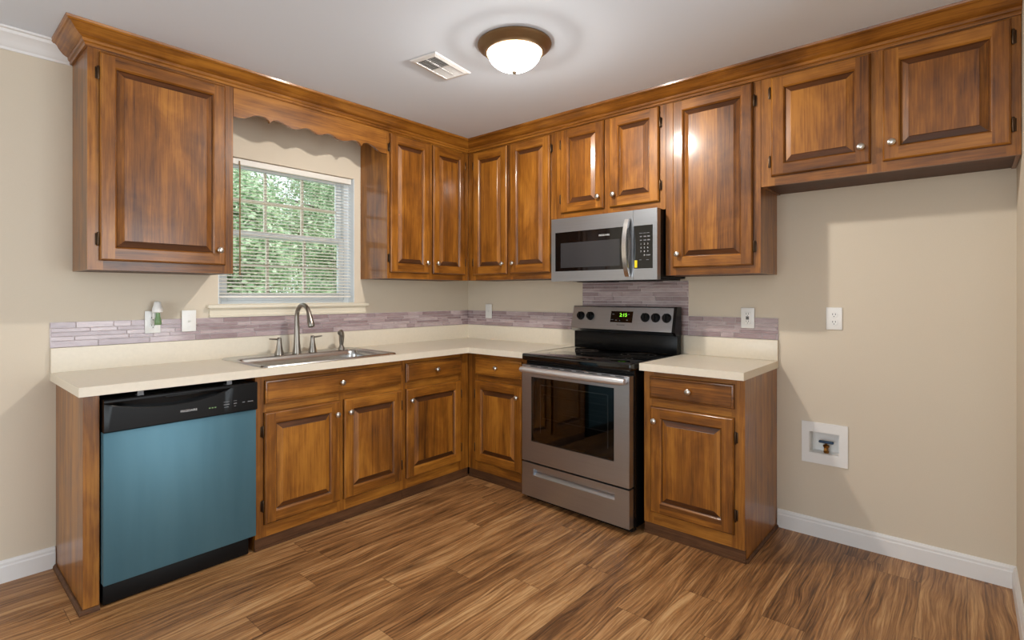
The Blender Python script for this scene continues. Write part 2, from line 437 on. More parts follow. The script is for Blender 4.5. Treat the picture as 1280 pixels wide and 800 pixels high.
def door(parent, x0, x1, z0, z1, face, knobpos=None, hinge_side=0, s=.056):
    yb = -face-.0008; yf = -face-DT
    bm = NB()
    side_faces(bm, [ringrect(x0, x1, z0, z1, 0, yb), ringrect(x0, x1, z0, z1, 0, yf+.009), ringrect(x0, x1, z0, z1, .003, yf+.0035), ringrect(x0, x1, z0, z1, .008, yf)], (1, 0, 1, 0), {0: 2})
    e = .008
    def q(a, b, c, d, mi):
        bm.faces.new([bm.verts.new(p) for p in ((a, yf, c), (b, yf, c), (b, yf, d), (a, yf, d))]).material_index = mi
    q(x0+e, x0+s, z0+e, z1-e, 0); q(x1-s, x1-e, z0+e, z1-e, 0)
    q(x0+s, x1-s, z0+e, z0+s, 1); q(x0+s, x1-s, z1-s, z1-e, 1)
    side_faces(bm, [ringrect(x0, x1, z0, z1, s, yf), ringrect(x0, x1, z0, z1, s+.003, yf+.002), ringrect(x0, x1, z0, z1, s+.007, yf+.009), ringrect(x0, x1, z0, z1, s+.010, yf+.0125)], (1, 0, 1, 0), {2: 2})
    bmesh.ops.remove_doubles(bm, verts=bm.verts[:], dist=1e-5)
    # back face so the door is solid
    v = [bm.verts.new(p) for p in ringrect(x0, x1, z0, z1, 0, yb)]; bm.faces.new(v)
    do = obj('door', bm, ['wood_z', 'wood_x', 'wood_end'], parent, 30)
    bm = NB(); p = s+.008
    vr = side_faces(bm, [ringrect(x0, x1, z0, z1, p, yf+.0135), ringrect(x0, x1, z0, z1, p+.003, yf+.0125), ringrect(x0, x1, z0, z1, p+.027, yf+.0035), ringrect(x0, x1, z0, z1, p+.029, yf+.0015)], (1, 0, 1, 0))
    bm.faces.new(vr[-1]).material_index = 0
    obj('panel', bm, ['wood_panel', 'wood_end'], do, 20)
    if knobpos: knob(do, knobpos[0], yf, knobpos[1])
    if hinge_side:
        xh = x0-.002 if hinge_side < 0 else x1+.002
        h = z1-z0; o_ = .095 if h > .5 else .075
        for zz in (z0+o_, z1-o_): hinge(do, xh, zz, -face, hinge_side)
    return do
def drawer(parent, x0, x1, z0, z1, face, kx=None):
    yb = -face-.0008; yf = -face-DT; bm = NB()
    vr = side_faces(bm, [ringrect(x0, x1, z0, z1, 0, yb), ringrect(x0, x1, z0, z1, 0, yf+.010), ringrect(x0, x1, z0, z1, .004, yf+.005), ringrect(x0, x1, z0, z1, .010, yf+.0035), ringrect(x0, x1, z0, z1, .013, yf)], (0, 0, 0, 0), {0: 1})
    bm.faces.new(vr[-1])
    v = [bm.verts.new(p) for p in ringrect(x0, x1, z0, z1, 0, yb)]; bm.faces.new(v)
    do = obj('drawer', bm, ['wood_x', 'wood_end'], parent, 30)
    knob(do, (x0+x1)/2 if kx is None else kx, yf, (z0+z1)/2)
    return do
def wall_cab(label, wall, u0, u1, z0, doors, stiles, recess=.0, back=0.0):
    """doors: (x0, x1, z0, z1, knob corner x side, hinge side); stiles: face-frame upright spans"""
    t = thing('wall_cabinet', label, 'cabinet', wall, u0, z0)
    bm = NB(); yb = -.0015; yf = -FD+.019
    th = .015
    bx(bm, u0, u0+th, yb, yf, z0, WZT, 0); bx(bm, u1-th, u1, yb, yf, z0, WZT, 0)
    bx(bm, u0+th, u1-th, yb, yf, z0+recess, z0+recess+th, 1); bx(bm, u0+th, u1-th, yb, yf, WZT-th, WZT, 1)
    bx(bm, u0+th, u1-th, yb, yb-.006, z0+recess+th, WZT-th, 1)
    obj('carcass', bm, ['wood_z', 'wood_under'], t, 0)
    bm = NB(); zt_r = doors[0][3]-.012; zb_r = doors[0][2]+.012
    for a, b in stiles: bx(bm, a, b, -FD+.019, -FD, z0, WZT, 0)
    for (a, b), (c, d) in zip(stiles, stiles[1:]):
        bx(bm, b, c, -FD+.019, -FD, z0, zb_r, 1); bx(bm, b, c, -FD+.019, -FD, zt_r, WZT, 1)
    obj('face_frame', bm, ['wood_z', 'wood_x'], t, 0)
    for x0, x1, a, b, ks, hs in doors:
        kx = x0+.034 if ks < 0 else x1-.034
        door(t, x0, x1, a, b, FD, (kx, a+.075), hs)
    return t
DZ0, DZ1 = 1.432, 2.362
wall_cab('tall single-door brown maple wall cabinet left of the window', 'A', -2.692, -2.072, WZB, [(-2.650, -2.115, DZ0, DZ1, 1, -1)], [(-2.692, -2.635), (-2.130, -2.072)])
wall_cab('two-door brown wall cabinet between the window and the room corner', 'A', -1.078, -.312, WZB,
         [(-1.060, -.714, DZ0, DZ1, 1, -1), (-.684, -.356, DZ0, DZ1, -1, 1)], [(-1.078, -1.045), (-.729, -.669), (-.371, -.312)])
wall_cab('two-door brown wall cabinet between the room corner and the microwave', 'B', .312, 1.142, WZB,
         [(.378, .718, DZ0, DZ1, 1, -1), (.748, 1.098, DZ0, DZ1, -1, 1)], [(.312, .393), (.703, .763), (1.083, 1.142)])
wall_cab('short two-door brown cabinet directly above the microwave', 'B', 1.144, 1.903, 1.772,
         [(1.185, 1.509, 1.818, DZ1+.008, 1, -1), (1.548, 1.869, 1.818, DZ1+.008, -1, 1)], [(1.144, 1.200), (1.494, 1.563), (1.854, 1.903)])
wall_cab('tall single-door brown wall cabinet right of the microwave', 'B', 1.905, 2.408, WZB,
         [(1.950, 2.374, DZ0, DZ1+.008, -1, 1)], [(1.905, 1.965), (2.359, 2.408)])
wall_cab('wide two-door brown cabinet above the empty refrigerator space', 'B', 2.410, 3.350, 1.828,
         [(2.458, 2.869, 1.872, DZ1+.006, 1, -1), (2.912, 3.322, 1.872, DZ1+.006, -1, 1)], [(2.410, 2.473), (2.854, 2.927), (3.307, 3.350)], recess=.004)

# scalloped valance over the window
t = thing('window_valance', 'scalloped brown wood valance board above the window', 'valance', 'A', -2.070, 2.222)
half = [(0, 2.222), (.055, 2.224), (.105, 2.250), (.140, 2.260), (.170, 2.258), (.190, 2.246), (.197, 2.233), (.206, 2.243), (.228, 2.257), (.262, 2.254), (.30, 2.242), (.335, 2.235), (.37, 2.240), (.40, 2.253), (.43, 2.257), (.455, 2.250), (.478, 2.240), (.495, 2.236)]
L = .990; pts = half + [(L-a, b) for a, b in half[-2::-1]]
def smoothp(p, k=4):
    o = []
    for i in range(len(p)-1):
        p0 = p[max(i-1, 0)]; p1 = p[i]; p2 = p[i+1]; p3 = p[min(i+2, len(p)-1)]
        for j in range(k):
            s = j/k
            o.append(tuple(.5*((2*p1[d])+(-p0[d]+p2[d])*s+(2*p0[d]-5*p1[d]+4*p2[d]-p3[d])*s*s+(-p0[d]+3*p1[d]-3*p2[d]+p3[d])*s**3) for d in (0, 1)))
    return o+[p[-1]]
pts = smoothp(pts); bm = NB(); top = WZT
for yy in (-FD+.019, -FD):
    lo = [bm.verts.new((-2.070+a, yy, b)) for a, b in pts]; hi = [bm.verts.new((-2.070+a, yy, top)) for a, b in pts]
    for i in range(len(pts)-1): bm.faces.new((lo[i], lo[i+1], hi[i+1], hi[i]))
bm.verts.ensure_lookup_table(); n = len(pts)
f0 = bm.verts[:n]; f1 = bm.verts[2*n:3*n]; h0 = bm.verts[n:2*n]; h1 = bm.verts[3*n:4*n]
for i in range(n-1): bm.faces.new((f0[i], f0[i+1], f1[i+1], f1[i])); bm.faces.new((h0[i], h0[i+1], h1[i+1], h1[i]))
bm.faces.new((f0[0], f1[0], h1[0], h0[0])); bm.faces.new((f0[-1], f1[-1], h1[-1], h0[-1]))
obj('board', bm, 'wood_x', t, 40)

# wood crown along both runs of wall cabinets
t = thing('crown_moulding', 'long brown wood crown moulding on top of the wall cabinets', 'moulding', 'F', (-2.692, 0), WZT-.03)
prof = [(.0005, 2.374), (.010, 2.374), (.0125, 2.379), (.0125, 2.386), (.019, 2.390), (.022, 2.396), (.022, 2.402), (.030, 2.405), (.040, 2.410), (.052, 2.420), (.066, 2.434), (.074, 2.440), (.080, 2.441), (.086, 2.447), (.088, 2.4565), (.0005, 2.4565)]
def crown_run(p0, p1, m0, m1, mat, name):
    """m0, m1: mitre direction at each end (unit offset per profile depth)"""
    bm = NB()
    loop_faces(bm, [[Vector((p[0]+m[0]*a, p[1]+m[1]*a, b)) for a, b in prof] for p, m in ((p0, m0), (p1, m1))], 0, True, True, True)
    obj(name, bm, mat, t, 25)
crown_run((-2.692, -.0015), (-2.692, -.31), (-1, 0), (-1, -1), 'wood_y', 'crown_length')
crown_run((-2.692, -.31), (-.31, -.31), (-1, -1), (-1, -1), 'wood_x', 'crown_length')
crown_run((-.31, -.31), (-.31, -3.351), (-1, -1), (-1, 0), 'wood_y', 'crown_length')

# base cabinets
TZ = .062; BT = .875
def base_cab(label, wall, u0, u1, doors, drawers, stiles, left_side=True, right_side=True, depth_extra=None, end_panel=False):
    t = thing('base_cabinet', label, 'cabinet', wall, u0, 0)
    bm = NB(); th = .015; yf = -BD+.019
    w0, w1 = (u0, u1) if depth_extra is None else depth_extra
    bx(bm, w0, w0+th, -.0015, yf, 0 if end_panel else .0, BT, 0); bx(bm, w1-th, w1, -.0015, yf, 0, BT, 0)
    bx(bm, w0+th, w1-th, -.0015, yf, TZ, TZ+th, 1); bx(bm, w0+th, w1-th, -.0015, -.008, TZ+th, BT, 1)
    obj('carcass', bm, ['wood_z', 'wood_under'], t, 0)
    bm = NB()
    for a, b in stiles: bx(bm, a, b, yf, -BD, TZ, BT, 0)
    for (a, b), (c, d) in zip(stiles, stiles[1:]):
        bx(bm, b, c, yf, -BD, TZ, .140, 1); bx(bm, b, c, yf, -BD, .675, .745, 1); bx(bm, b, c, yf, -BD, .835, BT, 1)
    obj('face_frame', bm, ['wood_z', 'wood_x'], t, 0)
    bm = NB(); bx(bm, u0, u1, yf, -BD+.006, .001, TZ, 0); bx(bm, u0, u1, -BD+.006, -BD+.001, .001, .014, 0)
    obj('toe_board', bm, 'toe', t, 0, label='dull brown toe board')
    for x0, x1, ks, hs in doors:
        door(t, x0, x1, .126, .688, BD, (x0+.030 if ks < 0 else x1-.030, .615), hs)
    for x0, x1, kx in drawers: drawer(t, x0, x1, .730, .848, BD, kx)
    return t
base_cab('wide two-door brown base cabinet under the sink', 'A', -2.068, -1.151, [(-2.028, -1.598, 1, -1), (-1.574, -1.168, -1, 1)], [(-2.025, -1.168, None)], [(-2.068, -2.012), (-1.613, -1.559), (-1.183, -1.151)])
base_cab('brown base cabinet with one drawer and one door right of the sink cabinet', 'A', -1.149, -.567, [(-1.130, -.650, -1, 1)], [(-1.130, -.645, None)], [(-1.149, -1.115), (-.665, -.567)], depth_extra=(-1.149, -.001))
base_cab('narrow brown base cabinet between the room corner and the range', 'B', .567, 1.103, [(.643, 1.060, 1, -1)], [(.643, 1.058, None)], [(.567, .658), (1.040, 1.103)])
rb = base_cab('freestanding-end brown base cabinet right of the range', 'B', 1.896, 2.408, [(1.936, 2.362, -1, 1)], [(1.932, 2.362, None)], [(1.896, 1.951), (2.347, 2.408)])
bm = NB(); loop_faces(bm, [[(2.408+a, y, b) for a, b in ((.0005, .001), (.012, .001), (.011, .008), (.005, .014), (.0005, .015))] for y in (-.016, -BD+.01)], 0, True, True, True)
obj('shoe_moulding', bm, 'toe', rb, 0)

# end panel left of the dishwasher
t = thing('end_panel', 'brown wood end panel standing left of the blue dishwasher', 'panel', 'A', -2.754, 0)
bm = NB(); bx(bm, -2.754, -2.736, -.0015, -BD+.019, 0, BT, 0); bx(bm, -2.754, -2.700, -BD+.019, -BD, 0, BT, 0); bx(bm, -2.736, -2.722, -.0015, -BD+.019, .002, BT-.01)
obj('panel', bm, 'wood_z', t, 0)
bm = NB(); sh = ((.0005, .001), (.014, .001), (.013, .010), (.006, .018), (.0005, .019))
loop_faces(bm, [[(-2.754-a*mx, y-a*my, b) for a, b in sh] for y, mx, my in ((-.016, 1, 0), (-BD, 1, 1))], 0, True, True, True)
loop_faces(bm, [[(x-a*mx, -BD-a, b) for a, b in sh] for x, mx in ((-2.754, 1), (-2.700, 0))], 0, True, True, True)
obj('shoe_moulding', bm, 'toe', t, 0)

# ------------------------------------------------------------------ countertops
SX0, SX1, SY0, SY1 = -2.040, -1.200, -.585, -.055       # sink rim
def slab(bm, xs, ys, inside, z0, z1):
    vt = {}; vb = {}
    def V(d, i, j, z):
        if (i, j) not in d: d[(i, j)] = bm.verts.new((xs[i], ys[j], z))
        return d[(i, j)]
    cells = {(i, j) for i in range(len(xs)-1) for j in range(len(ys)-1) if inside((xs[i]+xs[i+1])/2, (ys[j]+ys[j+1])/2)}
    for i, j in cells:
        bm.faces.new([V(vt, a, b, z1) for a, b in ((i, j), (i+1, j), (i+1, j+1), (i, j+1))])
        bm.faces.new([V(vb, a, b, z0) for a, b in ((i, j+1), (i+1, j+1), (i+1, j), (i, j))])
        for di, dj, e in ((-1, 0, ((i, j+1), (i, j))), (1, 0, ((i+1, j), (i+1, j+1))), (0, -1, ((i, j), (i+1, j))), (0, 1, ((i+1, j+1), (i, j+1)))):
            if (i+di, j+dj) not in cells:
                a, b = e; bm.faces.new((V(vt, *a, z1), V(vt, *b, z1), V(vb, *b, z0), V(vb, *a, z0)))
def bevel_where(bm, fn, off, seg=4):
    es = [e for e in bm.edges if len(e.link_faces) == 2 and fn((e.verts[0].co+e.verts[1].co)/2, e) and e.calc_face_angle(0) > .5]
    bmesh.ops.bevel(bm, geom=es, offset=off, segments=seg, profile=.5, affect='EDGES')
CZ = .914; CF = .612
t = thing('countertop', 'long L-shaped almond laminate countertop holding the sink', 'countertop', 'F', (-2.775, 0), BT+.001)
bm = NB(); hx0, hx1, hy0, hy1 = SX0+.02, SX1-.02, SY0+.02, SY1-.02
slab(bm, [-2.775, hx0, hx1, -CF, -.0015], [-1.108, -CF, hy0, hy1, -.0015],
     lambda x, y: not (hx0 < x < hx1 and hy0 < y < hy1) and (y > -CF or x > -CF), BT+.001, CZ)
bevel_where(bm, lambda c, e: (abs(c.y+CF) < .002 and c.x < -CF-.001 or abs(c.x+CF) < .002 and c.y < -CF-.001) and abs(c.z-CZ) < .03 and abs(e.verts[0].co.z-e.verts[1].co.z) < .01, .009)
obj('worktop', bm, 'counter', t, 40)
bm = NB(); slab(bm, [-2.775, -.0205, -.0015], [-1.108, -.0205, -.0015], lambda x, y: y > -.0205 or x > -.0205, CZ+.0003, 1.0285)
bevel_where(bm, lambda c, e: abs(c.z-1.0285) < .001 and (abs(c.y+.0205) < .001 or abs(c.x+.0205) < .001), .004, 3)
obj('backsplash_lip', bm, 'counter', t, 40)
t = thing('countertop', 'short almond laminate countertop on the cabinet right of the range', 'countertop', 'F', (0, -1.898), BT+.001)
bm = NB(); slab(bm, [-CF, -.0015], [-2.416, -1.890], lambda x, y: True, BT+.001, CZ)
bevel_where(bm, lambda c, e: abs(c.x+CF) < .002 and abs(e.verts[0].co.z-e.verts[1].co.z) < .01, .009)
obj('worktop', bm, 'counter', t, 40)
bm = NB(); bx(bm, -.0205, -.0015, -2.416, -1.890, CZ+.0003, 1.0285, 0, .003); obj('backsplash_lip', bm, 'counter', t, 40)

# ------------------------------------------------------------------ mosaic tile strips
ROWS = [.0305, .0205, .0205, .0190, .0290]
def tiles(label, wall, u0, u1, z0, z1, seed):
    r = random.Random(seed); g = .0026
    t = thing('tile_backsplash', label, 'backsplash', wall, u0, z0)
    bm = NB(); bx(bm, u0, u1, -.0012, -.0050, z0, z1); obj('grout', bm, 'grout', t, 0)
    bm = NB(); z = z0; k = 0
    while z < z1-.006:
        h = min(ROWS[k % 5], z1-z); k += 1
        u = u0 - r.uniform(0, .15)
        while u < u1:
            l = r.choice((.075, .11, .15, .15, .22, .30)); a = max(u, u0); b = min(u+l, u1)
            if b-a > .006: bx(bm, a+g/2, b-g/2, -.0045, -.0085-r.uniform(0, .0008), z+g/2, z+h-g/2, 0, .0007, 1)
            u += l
        z += h
    obj('tiles', bm, 'tile', t, 0)
tiles('mauve glass tile strip under the window behind the sink', 'A', -2.777, -.0095, 1.0295, 1.149, 3)
tiles('short mauve tile strip between the room corner and the range', 'B', .0005, 1.1535, 1.0295, 1.149, 5)
tiles('tall mauve tile panel behind the range below the microwave', 'B', 1.155, 1.915, 1.0295, 1.366, 7)
tiles('short mauve tile strip right of the range with an outlet on it', 'B', 1.9165, 2.416, 1.0295, 1.149, 9)

# ------------------------------------------------------------------ sink and faucet
t = thing('kitchen_sink', 'stainless steel drop-in sink set in the countertop', 'sink', 'F', (SX0, SY1), CZ)
bm = NB()
BX0, BX1, BY0_, BY1_ = SX0+.032, SX1-.032, SY0+.035, SY1-.105
rings = [rrect(SX0, SX1, SY0, SY1, .03, CZ+.0008), rrect(SX0+.004, SX1-.004, SY0+.004, SY1-.004, .03, CZ+.0085), rrect(SX0+.008, SX1-.008, SY0+.008, SY1-.008, .03, CZ+.0105), rrect(SX0+.014, SX1-.014, SY0+.014, SY1-.014, .03, CZ+.0095),
         rrect(SX0+.021, SX1-.021, SY0+.021, SY1-.021, .03, CZ+.0045),
         rrect(BX0-.008, BX1+.008, BY0_-.008, BY1_+.008, .06, CZ+.0045), rrect(BX0, BX1, BY0_, BY1_, .055, CZ-.001), rrect(BX0+.006, BX1-.006, BY0_+.006, BY1_-.006, .05, CZ-.03),
         rrect(BX0+.016, BX1-.016, BY0_+.016, BY1_-.016, .05, CZ-.150), rrect(BX0+.026, BX1-.026, BY0_+.026, BY1_-.026, .05, CZ-.168), rrect(BX0+.05, BX1-.05, BY0_+.05, BY1_-.05, .05, CZ-.176)]
loop_faces(bm, rings, 0, True, False, True)
obj('basin', bm, 'sink', t, 50)
bm = NB(); lathe(bm, [(.045, CZ-.1755), (.045, CZ-.172), (.036, CZ-.172), (.030, CZ-.175), (.004, CZ-.175)], Matrix.Translation(((BX0+BX1)/2, (BY0_+BY1_)/2, 0)))
obj('drain', bm, 'chrome', t)
DZ = CZ+.0046
FX, FY = -1.612, -.112
t = thing('faucet', 'brushed nickel gooseneck faucet with two lever handles behind the sink', 'faucet', 'F', (FX, FY), DZ)
bm = NB(); pts = [(FX, FY, DZ+.0003), (FX, FY, DZ+.02), (FX, FY, DZ+.06), (FX, FY, DZ+.12), (FX, FY, DZ+.225)]; rs = [.026, .0235, .0195, .0165, .0135]
cy, cz, ra = FY-.075, DZ+.225, .075
rs += [.0130]*12
# arc from straight up over to the front
pts = pts[:5]
for k in range(1, 13):
    a = R(158*k/12); pts.append((FX, FY-ra+ra*math.cos(a), cz+ra*math.sin(a)))
e = Vector(pts[-1]); dv = Vector((0, -math.sin(R(158-90))*0-.36, -.93)).normalized()
for l, rr in ((.012, .0145), (.03, .0165), (.06, .0195), (.082, .0205), (.088, .0185)):
    pts.append(tuple(e+dv*l)); rs.append(rr)
rs = rs[:len(pts)]
tube(bm, pts, rs, 16); obj('spout', bm, 'faucet', t, 50)
for sgn, xx in ((-1, FX-.112), (1, FX+.105)):
    bm = NB(); lathe(bm, [(.027, 0.0003), (.026, .012), (.021, .03), (.0165, .055), (.0135, .078), (.0125, .098), (.009, .103), (.002, .104)], Matrix.Translation((xx, FY, DZ)))
    tube(bm, [(xx, FY, DZ+.092), (xx+sgn*.02, FY, DZ+.094), (xx+sgn*.062, FY-.004, DZ+.098)], [.0055, .0055, .0042], 10)
    obj('handle', bm, 'faucet', t, 50)
SPX, SPY = -1.302, -.115
t = thing('side_sprayer', 'small brushed nickel pull-out sprayer right of the faucet', 'sprayer', 'F', (SPX, SPY), DZ)
bm = NB(); lathe(bm, [(.022, .0003), (.021, .008), (.015, .022), (.013, .03)], Matrix.Translation((SPX, SPY, DZ))); obj('holder', bm, 'faucet', t, 50)
bm = NB(); tube(bm, [(SPX, SPY, DZ+.0285), (SPX, SPY, DZ+.06), (SPX, SPY-.002, DZ+.085), (SPX-.004, SPY-.008, DZ+.105), (SPX-.016, SPY-.020, DZ+.116), (SPX-.030, SPY-.034, DZ+.112), (SPX-.034, SPY-.038, DZ+.108)], [.012, .0165, .018, .0175, .0175, .0185, .0135], 14)
obj('spray_head', bm, 'faucet', t, 60)

# ------------------------------------------------------------------ dishwasher
t = thing('dishwasher', 'built-in dishwasher with a blue film front and black control panel', 'dishwasher', 'A', -2.697, 0)
d0, d1 = -2.694, -2.078
bm = NB(); bx(bm, d0+.012, d1-.012, -.02, -.555, .10, .850); bx(bm, d0+.02, d1-.02, -.05, -.50, .002, .10); obj('tub', bm, 'blackmatte', t, 0)
bm = NB(); bx(bm, d0, d1, -.556, -.600, .098, .718, 0, .004); obj('door_panel', bm, 'film', t, 40, label='blue protective film over the steel door front')
bm = NB()
# control panel with a curved pocket handle: front face built as columns, the recess follows a shallow smile
cols = 40; zt0, zb0 = .853, .7195; y0 = -.612
def pocket(s):
    c = (s-.40)/.40
    return max(0.0, 1-c*c) if -1 < c < 1 else 0.0
g0 = []
for i in range(cols+1):
    s = i/cols; x = d0+(d1-d0)*s; p = pocket(s)
    zl = .838-.040*p
    g0.append([(x, -.556, zb0), (x, y0+.004, zb0), (x, y0, zb0+.004), (x, y0, zl-.004), (x, y0+.003*min(1, p*6), zl), (x, y0+.026*min(1, p*2.2), zl+.002+.0), (x, y0+.022*min(1, p*2.2), .8395), (x, y0, .841), (x, y0, zt0-.004), (x, y0+.004, zt0), (x, -.556, zt0)])
vr = [[bm.verts.new(q) for q in r] for r in g0]
for a, b in zip(vr, vr[1:]):
    for k in range(len(a)-1): bm.faces.new((a[k], b[k], b[k+1], a[k+1]))
bm.faces.new(vr[0]); bm.faces.new(vr[-1][::-1])
cp = obj('control_panel', bm, 'black', t, 30)
bm = NB(); bx(bm, -2.476, -2.336, y0-.003, y0+.010, .832, .843, 0, .003); obj('latch', bm, 'blackmatte', cp)
text('brand_lettering', 'FRIGIDAIRE', .0135, -2.383, y0-.0004, .763, 'print', cp)
bm = NB()
for k in range(3):
    bx(bm, -2.300+.012*k, -2.292+.012*k, y0-.0006, y0+.0005, .757, .762)
obj('indicator_marks', bm, M['green'], cp, 0)
for i, (xx, ww) in enumerate(((-2.235, .026), (-2.190, .014), (-2.150, .012), (-2.125, .026))):
    bm = NB(); bx(bm, xx, xx+ww, y0-.0006, y0+.0005, .763, .7665)
    if i < 2: bx(bm, xx, xx+ww, y0-.0006, y0+.0005, .776, .778); bx(bm, xx+.002, xx+ww-.004, y0-.0006, y0+.0005, .752, .754)
    obj('button_print', bm, 'grayprint', cp, 0)
bm = NB(); bx(bm, d0+.006, d1-.02, -.502, -.560, .004, .096, 0, .003); obj('toe_kick', bm, 'blackmatte', t)
for xx in (-2.575, -2.215):
    bm = NB(); bx(bm, xx, xx+.022, -.556, -.598, .8545, .8565); bx(bm, xx, xx+.022, -.594, -.598, .8565, .8745); bx(bm, xx+.007, xx+.015, -.5975, -.5995, .862, .869, 0, .001)
    obj('mounting_bracket', bm, 'grayprint', t, 0)

# ------------------------------------------------------------------ range
r0, r1 = 1.136, 1.892; RF = .648
t = thing('kitchen_range', 'stainless steel electric range with a black glass cooktop', 'range', 'B', r0, 0)
t.rotation_euler.z += R(-1.9)
bm = NB()
bx(bm, r0+.002, r0+.03, -.03, -.600, .03, .872); bx(bm, r1-.03, r1-.002, -.03, -.600, .03, .872); bx(bm, r0+.03, r1-.03, -.03, -.06, .03, .872)
bx(bm, r0+.03, r1-.03, -.06, -.600, .03, .25); bx(bm, r0+.03, r1-.03, -.06, -.600, .80, .872)
obj('body', bm, 'black', t, 0)
for a, b in ((r0+.03, -.56), (r1-.07, -.56), (r0+.03, -.10), (r1-.07, -.10)):
    bm = NB(); bx(bm, a, a+.04, b, b+.04, .0005, .03, 0, .004); obj('foot', bm, 'blackmatte', t, 0)
bm = NB(); bx(bm, r0+.012, r1-.012, -.560, -.605, .008, .045); obj('toe_strip', bm, 'blackmatte', t, 0)
bm = NB()
bx(bm, r0, r1, -.028, -RF+.002, .8725, .9135, 0, .007, 3); 
ct = obj('cooktop', bm, 'blackglass', t, 40, label='black glass cooktop')
for cx_, cy_, rr in ((.20, -.46, .105), (.57, -.46, .085), (.20, -.22, .075), (.57, -.22, .105)):
    bm = NB()
    for q in (rr, rr*.62):
        lathe(bm, [(q, .91355), (q-.0018, .91375), (q-.0036, .91355)], Matrix.Translation((r0+cx_, cy_, 0)), 48, 0, False, False)
    obj('burner_ring', bm, 'darkprint', ct, 0)
# backguard: black lower riser + slanted steel control panel
bm = NB(); bx(bm, r0+.003, r1-.003, -.027, -.082, .9142, 1.032, 0, .003); bx(bm, r0+.003, r1-.003, -.027, -.070, .9142, 1.20, 0, .003)
obj('backguard', bm, 'black', t)
bm = NB()
prof = [(-.0705, 1.032), (-.094, 1.030), (-.122, 1.052), (-.120, 1.058), (-.086, 1.198), (-.080, 1.203), (-.0705, 1.203)]
loop_faces(bm, [[(x, a, b) for a, b in prof] for x in (r0+.001, r1-.020)], 0, True, True, True)
cp = obj('control_panel', bm, 'steel', t, 25)
bm = NB(); pe = [(-.027, 1.030), (-.094, 1.028), (-.1235, 1.051), (-.1215, 1.058), (-.0875, 1.1995), (-.081, 1.2045), (-.027, 1.2045)]
loop_faces(bm, [[(x, a, b) for a, b in pe] for x in (r1-.0198, r1-.001)], 0, True, True, True)
obj('end_cap', bm, 'black', cp, 25)
TH = math.atan2(.034, .142)
def onpanel(x, z, lift=0):      # matrix: local z of lathe points out of the slanted panel
    f = (z-1.056)/.142; y = -.120+.034*f
    return Matrix.Translation((x, y-lift*math.cos(TH), z-0+lift*math.sin(TH))) @ Matrix.Rotation(R(90)-TH, 4, 'X')
for xx in (1.207, 1.284, 1.690, 1.760, 1.832):
    bm = NB(); mt = onpanel(xx, 1.136)
    lathe(bm, [(.029, .0004), (.029, .004), (.0245, .007), (.0235, .020), (.021, .023), (.002, .0235)], mt, 28)
    b2 = bmesh.ops.create_cube(bm, size=1); bmesh.ops.transform(bm, matrix=mt @ Matrix.Translation((0, 0, .026)) @ Matrix.Rotation(R(rng.uniform(-12, 12)), 4, 'Z') @ Matrix.Diagonal((.011, .044, .012, 1)), verts=b2['verts'])
    obj('knob', bm, 'blackmatte', cp, 35)
bm = NB(); mt = onpanel(1.522, 1.136)
b2 = bmesh.ops.create_cube(bm, size=1); bmesh.ops.transform(bm, matrix=mt @ Matrix.Translation((0, 0, .0008)) @ Matrix.Diagonal((.160, .074, .002, 1)), verts=b2['verts'])
dsp = obj('display', bm, 'blackglass', cp, 0)
def slant_text(name, s, size, x, z, mat, parent, lift):
    cu = bpy.data.curves.new(name, 'FONT'); cu.body = s; cu.size = size; cu.extrude = .0002; cu.align_x = 'CENTER'; cu.align_y = 'CENTER'
    tt = bpy.data.objects.new(name+'_tmp', cu); col.objects.link(tt); dg = bpy.context.evaluated_depsgraph_get(); dg.update()
    me = bpy.data.meshes.new_from_object(tt.evaluated_get(dg)); bpy.data.objects.remove(tt)
    b = NB(); b.from_mesh(me); bpy.data.meshes.remove(me)
    bmesh.ops.transform(b, matrix=onpanel(x, z, lift), verts=b.verts[:]); obj(name, b, mat, parent, 0, fix=False)
slant_text('clock_digits', '2:15', .032, 1.534, 1.147, 'digits', dsp, .0022)
slant_text('brand_lettering', 'FRIGIDAIRE', .0115, 1.522, 1.083, 'darkprint', cp, .0005)
for a, b, w_ in ((1.460, 1.152, .014), (1.455, 1.116, .020), (1.485, 1.113, .014), (1.512, 1.112, .005), (1.572, 1.152, .012), (1.565, 1.116, .010)):
    bm = NB(); b2 = bmesh.ops.create_cube(bm, size=1); bmesh.ops.transform(bm, matrix=onpanel(a, b, .0022) @ Matrix.Diagonal((w_, .004, .0004, 1)), verts=b2['verts'])
    obj('display_print', bm, 'grayprint', dsp, 0)
# oven door
o0, o1 = r0+.004, r1-.006
wz0, wz1, wx0, wx1 = .378, .775, r0+.078, r1-.098
bm = NB(); ya, yb = -.603, -RF
for a in ((o0, wx0, .252, .846), (wx1, o1, .252, .846), (wx0, wx1, .252, wz0), (wx0, wx1, wz1, .846)): bx(bm, a[0], a[1], ya, yb, a[2], a[3])
bmesh.ops.remove_doubles(bm, verts=bm.verts[:], dist=1e-5)
od = obj('oven_door', bm, 'steel', t, 0)
bm = NB(); bx(bm, wx0, wx1, yb+.006, yb+.002, wz0, wz1); obj('window', bm, 'ovenglass', od, 0, label='dark tinted glass oven window')
bm = NB(); ix0, ix1, iz0, iz1 = wx0+.055, wx1-.055, wz0+.055, wz1-.05
for a in ((wx0, ix0, wz0, wz1), (ix1, wx1, wz0, wz1), (ix0, ix1, wz0, iz0), (ix0, ix1, iz1, wz1)): bx(bm, a[0], a[1], ya-.002, ya-.020, a[2], a[3])
obj('inner_border', bm, 'black', od, 0)
bm = NB()
